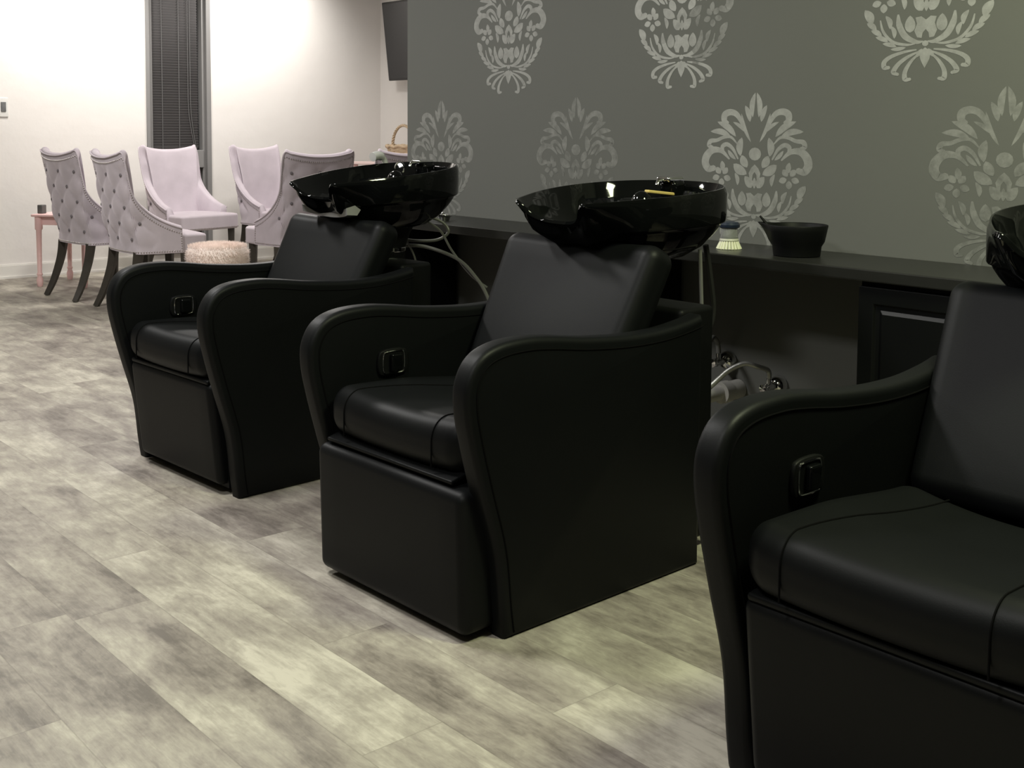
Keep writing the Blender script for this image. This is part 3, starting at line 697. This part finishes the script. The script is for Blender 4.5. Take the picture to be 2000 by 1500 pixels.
# ------------------------------------------------------------------ tufted dining chairs
PLAN = [(0.0, -0.262, .955, .985), (0.07, -0.261, .957, 1), (0.14, -0.256, .966, 1), (0.20, -0.245, .978, 1), (0.236, -0.228, .982, .97), (0.244, -0.218, .860, .94), (0.248, -0.207, .755, .90), (0.252, -0.186, .700, .85), (0.257, -0.155, .654, .74), (0.264, -0.098, .600, .58), (0.271, -0.025, .556, .38), (0.277, 0.062, .522, .2)]
def chair_shell():
    left = [(-x, y, h, b) for x, y, h, b in reversed(PLAN[1:])]
    full_ = left + PLAN
    pts = crom([(x, y, h) for x, y, h, b in full_], 6); bk = crom([(b, 0, 0) for x, y, h, b in full_], 6)
    arc = [0.0]
    for i in range(1, len(pts)): arc.append(arc[-1] + math.hypot(pts[i].x-pts[i-1].x, pts[i].y-pts[i-1].y))
    mid = arc[-1]/2
    nrm = []
    for i in range(len(pts)):
        a = pts[max(i-1, 0)]; b = pts[min(i+1, len(pts)-1)]; tx, ty = b.x-a.x, b.y-a.y; l = math.hypot(tx, ty)
        nrm.append((ty/l, -tx/l))
    return pts, [q.x for q in bk], [a-mid for a in arc], nrm
CP, CB, CA, CN = chair_shell()
ZB_ = 0.362; TA, TB = 0.098, 0.098
def shell_pt(i, z, out):
    """point on the chair shell at plan sample i, height z, pushed outwards"""
    p_ = CP[i]; n_ = CN[i]; rk = -0.125*max(0, z-0.40)*CB[i]; nar = 1+0.10*sstep(z, 0.55, 0.95)
    low = 0.06*(1-sstep(z, 0.34, 0.62))*CB[i]      # the back tucks in under the seat
    return ((p_.x + n_[0]*out)*nar, p_.y + n_[1]*out + rk + low*0.5, z)
def tuft(s_, z, h):
    p_ = (s_/TA + (z-0.45)/TB)/2; q = (s_/TA - (z-0.45)/TB)/2
    a = abs(math.sin(PI*p_)); b = abs(math.sin(PI*q))
    edge = sstep(z, ZB_+0.0, ZB_+0.08)*sstep(h-z, 0.02, 0.09)*sstep(0.40-abs(s_), 0.0, 0.1)
    return -0.021*edge*(1-(a*b)**0.40)
def make_dining_chair(loc, rz, label):
    t = empty('dining_chair', loc, label, 'chair', 'tufted lavender chairs', rz)
    NV = 26; TH = 0.052; rings = []
    for i in range(len(CP)):
        h = CP[i].z-0.02; ring = []
        for j in range(NV):
            z = lerp(ZB_, h, j/(NV-1)); ring.append(shell_pt(i, z, tuft(CA[i], z, h)))
        for k in range(1, 6):
            a = PI*k/6; ring.append(shell_pt(i, h + 0.026*math.sin(a), -TH/2 + TH/2*math.cos(a)))
        for j in range(NV//2):
            z = lerp(h, ZB_+0.02, j/(NV//2-1)); bulge = 0.016*math.sin(PI*j/(NV//2-1))
            ring.append(shell_pt(i, z, -TH-bulge))
        rings.append(ring)
    back = MB().loft(rings).build('backrest', M_VELVET, t, angle=75)
    # piping and nailheads follow the edge of the outside
    path = [shell_pt(i, CP[i].z-0.012, 0.003) for i in range(len(CP))]
    MB().tube(path, 0.005, 6).build('piping', M_VELVET, back)
    mb = MB(); last = None
    nl = [shell_pt(i, CP[i].z-0.045, 0.001) for i in range(len(CP))]
    lo = [shell_pt(i, ZB_+0.012, 0.001) for i in range(len(CP))]
    ends = [[shell_pt(i, lerp(ZB_+0.012, CP[i].z-0.045, k/8), 0.001) for k in range(9)] for i in (1, len(CP)-2)]
    for line in [nl, lo] + ends:
        acc = 0; prev = None
        for q in line:
            q = Vector(q)
            if prev is not None:
                d_ = q-prev; l = d_.length; pos = 0
                while acc + (l-pos) >= 0.0155:
                    pos += 0.0155-acc; acc = 0; mb.sphere(tuple(prev + d_*(pos/l)), 0.0048, 6, 4)
                acc += l-pos
            prev = q
    tag(mb.build('nailhead_trim', M_NAIL, back), kind='stuff')
    # buttons at the tufting points
    for jz in range(-1, 6):
        for ia in range(-5, 6):
            if (ia+jz) % 2: continue
            s_ = ia*TA; z = 0.45 + jz*TB
            i = min(range(len(CA)), key=lambda k: abs(CA[k]-s_)); h = CP[i].z-0.02
            if abs(s_) > 0.33 or z < ZB_+0.05 or z > h-0.06: continue
            c = shell_pt(i, z, -0.013); MB().sphere((0, 0, 0), 0.0105, 8, 6, (1, 0.6, 1)).build('button', M_BUTTON, back, c, rot=(0, 0, math.atan2(CN[i][1], CN[i][0])+PI/2))
    # seat
    def sf(x, y, z):
        k = (z+0.055)/0.11
        return (x*(1-0.10*sstep(-y, -0.05, 0.22)), y + 0.012*(1-(x/0.27)**2)*sstep(y, 0, 0.2), z + k*0.016*(1-(x/0.27)**2)*(1-(y/0.22)**2))
    st = MB().rbox((0.525, 0.43, 0.115), 0.018, 10, (0, 0.012, 0.4145), sf).build('seat', M_VELVET, t, angle=70)
    mb = MB()
    for k in range(34):
        x = lerp(-0.255, 0.255, k/33); mb.sphere((x, 0.227+0.012*(1-(x/0.27)**2)+0.0005, 0.372), 0.0048, 6, 4)
    tag(mb.build('nailhead_trim', M_NAIL, st), kind='stuff')
    for sg in (-1, 1):
        MB().tube([(sg*0.222, 0.185, 0.36), (sg*0.222, 0.187, 0.0)], [0.034, 0.021], 4).build('leg', M_DKWOOD, t, smooth=False, bevel=0.002)
        MB().tube(crom([(sg*0.205, -0.185, 0.37), (sg*0.205, -0.205, 0.25), (sg*0.210, -0.255, 0.10), (sg*0.215, -0.305, 0.0)], 4), [lerp(0.036, 0.021, k/12) for k in range(13)], 4).build('leg', M_DKWOOD, t, smooth=False, bevel=0.002)
    return t
R = math.radians
make_dining_chair((-7.622, 3.02, 0), R(4), 'leftmost tufted lavender-grey chair seen from behind beside the pink side table')
make_dining_chair((-6.905, 3.065, 0), R(-2), 'tufted lavender-grey chair seen from behind, second from left, nearest the fur stool')
make_dining_chair((-8.25, 3.965, 0), R(-90+11), 'lavender velvet chair facing the room directly in front of the tall window')
make_dining_chair((-8.20, 4.70, 0), R(-90+14), 'lavender velvet chair facing the room to the right of the tall window')
make_dining_chair((-6.74, 3.985, 0), R(90), 'tufted lavender chair seen from behind, behind the farthest basin')
make_dining_chair((-6.74, 4.70, 0), R(90), 'tufted lavender chair mostly hidden by the corner of the patterned wall, below the basket')

# ------------------------------------------------------------------ pink table, stool, basket, television, switch plate
t = empty('side_table', (-8.275, 3.08, 0), 'small pink painted side table behind the leftmost tufted chair', 'table', rz=R(40))
MB().rbox((0.42, 0.47, 0.018), 0.006, 4, (0, 0, 0.506)).build('tabletop', M_PINK, t, angle=60)
MB().box((-0.165, -0.20, 0.438), (0.165, 0.20, 0.497)).build('apron', M_PINK, t, smooth=False, bevel=0.003)
for sx in (-1, 1):
    for sy in (-1, 1):
        mb = MB(); x, y = sx*0.17, sy*0.20
        mb.tube([(x, y, 0.497), (x, y, 0.41), (x, y, 0.40), (x, y, 0.10), (x, y, 0.09), (x, y, 0.075), (x, y, 0.05), (x, y, 0.02), (x, y, 0)], [0.026, 0.026, 0.019, 0.015, 0.021, 0.015, 0.023, 0.021, 0.016], 12)
        mb.build('leg', M_PINK, t)
o = MB().rbox((0.045, 0.045, 0.062), 0.006, 4, (0, 0, 0.031)).build('box', M_GREYBOX, None, (-8.318, 2.856, 0.5152), rot=(0, 0, 0.5), angle=60)
tag(o, 'small dark grey box standing on the pink side table', 'box')

t = empty('fur_stool', (-6.17, 3.12, 0), 'round stool with a fluffy pale pink fur seat behind the farthest shampoo chair', 'stool')
prof = [(0, 0.325), (0.155, 0.325), (0.170, 0.34), (0.175, 0.375), (0.170, 0.415), (0.15, 0.438), (0.09, 0.447), (0, 0.449)]
cu = MB().lathe(prof, 32).build('cushion', M_FUR, t)
mb = MB(); rnd = random.Random(3)
for k in range(5200):
    a = rnd.random()*2*PI; s_ = rnd.random()
    if s_ < 0.55:
        rr = 0.168*math.sqrt(rnd.random()); z0 = 0.447-0.012*(rr/0.168)**4; nz, nr = 1.0, 0.3*rr/0.168
    else:
        z0 = 0.33+rnd.random()*0.10; rr = 0.174-0.028*sstep(z0, 0.405, 0.445); nz, nr = 0.0+rnd.uniform(-0.5, 0.5), 1.0
    L_ = rnd.uniform(0.010, 0.022); ja, jz = rnd.uniform(-0.5, 0.5), rnd.uniform(-0.3, 0.3)
    ca, sa = math.cos(a), math.sin(a); bx_, by_ = rr*ca, rr*sa
    d = Vector((nr*ca - ja*sa, nr*sa + ja*ca, nz+jz)).normalized()*L_; wv = Vector((-sa, ca, 0))*0.0018
    mb.add([(bx_-wv.x, by_-wv.y, z0-0.003), (bx_+wv.x, by_+wv.y, z0-0.003), (bx_+d.x, by_+d.y, z0+d.z), (bx_-wv.y, by_+wv.x, z0-0.003)], [(0, 1, 2), (1, 3, 2), (3, 0, 2)])
tag(mb.build('fur', M_FUR, cu, smooth=False), kind='stuff')
for k in range(4):
    a = PI/4+k*PI/2; MB().tube([(0.11*math.cos(a), 0.11*math.sin(a), 0.325), (0.145*math.cos(a), 0.145*math.sin(a), 0)], [0.017, 0.012], 10).build('leg', M_PINK, t)

t = empty('console_table', (-8.10, 5.80, 0), 'narrow pale pink console table carrying the wicker basket against the back wall', 'table')
MB().rbox((0.98, 0.36, 0.025), 0.006, 4, (0, 0, 0.830)).build('tabletop', M_PALEPINK, t, angle=60)
for sx in (-1, 1):
    for sy in (-1, 1): MB().tube([(sx*0.45, sy*0.14, 0.82), (sx*0.45, sy*0.14, 0)], [0.024, 0.017], 4).build('leg', M_PINK, t, smooth=False)
t = empty('basket', (-8.03, 5.80, 0.8435), 'pale wicker basket with an arched handle at the back, above the hidden chair', 'basket')
mb = MB()
for k in range(9):
    z = 0.012+k*0.0148; r = 0.115+0.045*(k/8)
    mb.tube([(r*math.cos(a), r*0.8*math.sin(a), z+0.003*math.sin(9*a+k*PI)) for a in [2*PI*i/36 for i in range(36)]], 0.0072, 6, closed=True)
mb.lathe([(0, 0), (0.108, 0), (0.108, 0.006), (0, 0.006)], 24)
mb.build('body', M_WICKER, t)
mb = MB(); mb.tube([(0.165*math.cos(a), 0.132*math.sin(a), 0.140+0.006*math.sin(11*a)) for a in [2*PI*i/48 for i in range(48)]], 0.013, 8, closed=True); mb.build('rim', M_WICKER, t)
mb = MB()
for ph in (0, 2.1, 4.2):
    mb.tube([((0.158+0.007*math.cos(14*a+ph))*math.cos(a)*(1.0), 0.008*math.sin(14*a+ph), 0.14+(0.178+0.007*math.cos(14*a+ph))*math.sin(a)) for a in [PI*i/48 for i in range(49)]], 0.0065, 6)
mb.build('handle', M_WICKER, t)

t = empty('television', (-7.895, 6.0, 1.56), 'black flat television tilted down on the white back wall', 'television')
rot = (R(6.4), 0, 0)
mb = MB().rbox((1.21, 0.045, 0.69), 0.008, 4, (0, 0.0, 0.345)); body = mb.build('case', M_TVB, t, (0, 0, 0), rot=rot, angle=50)
MB().box((-0.59, -0.0245, 0.02), (0.59, -0.022, 0.672)).build('screen', M_TVS, t, (0, 0, 0), rot=rot, smooth=False)
MB().box((-0.2, 0.02, 0.2), (0.2, 0.146, 0.45)).build('wall_mount', M_TVB, t, smooth=False)
t = empty('switch_plate', (XF, 2.757, 1.27), 'white switch plate with dark grey switches on the far wall', 'switch plate')
MB().rbox((0.009, 0.122, 0.142), 0.004, 4, (0.0045, 0, 0)).build('plate', M_PLATE, t, angle=60)
for dy in (-0.026, 0.026):
    MB().rbox((0.008, 0.036, 0.072), 0.003, 4, (0.0105, dy, 0.004)).build('switch', M_SWDARK, t, angle=60)
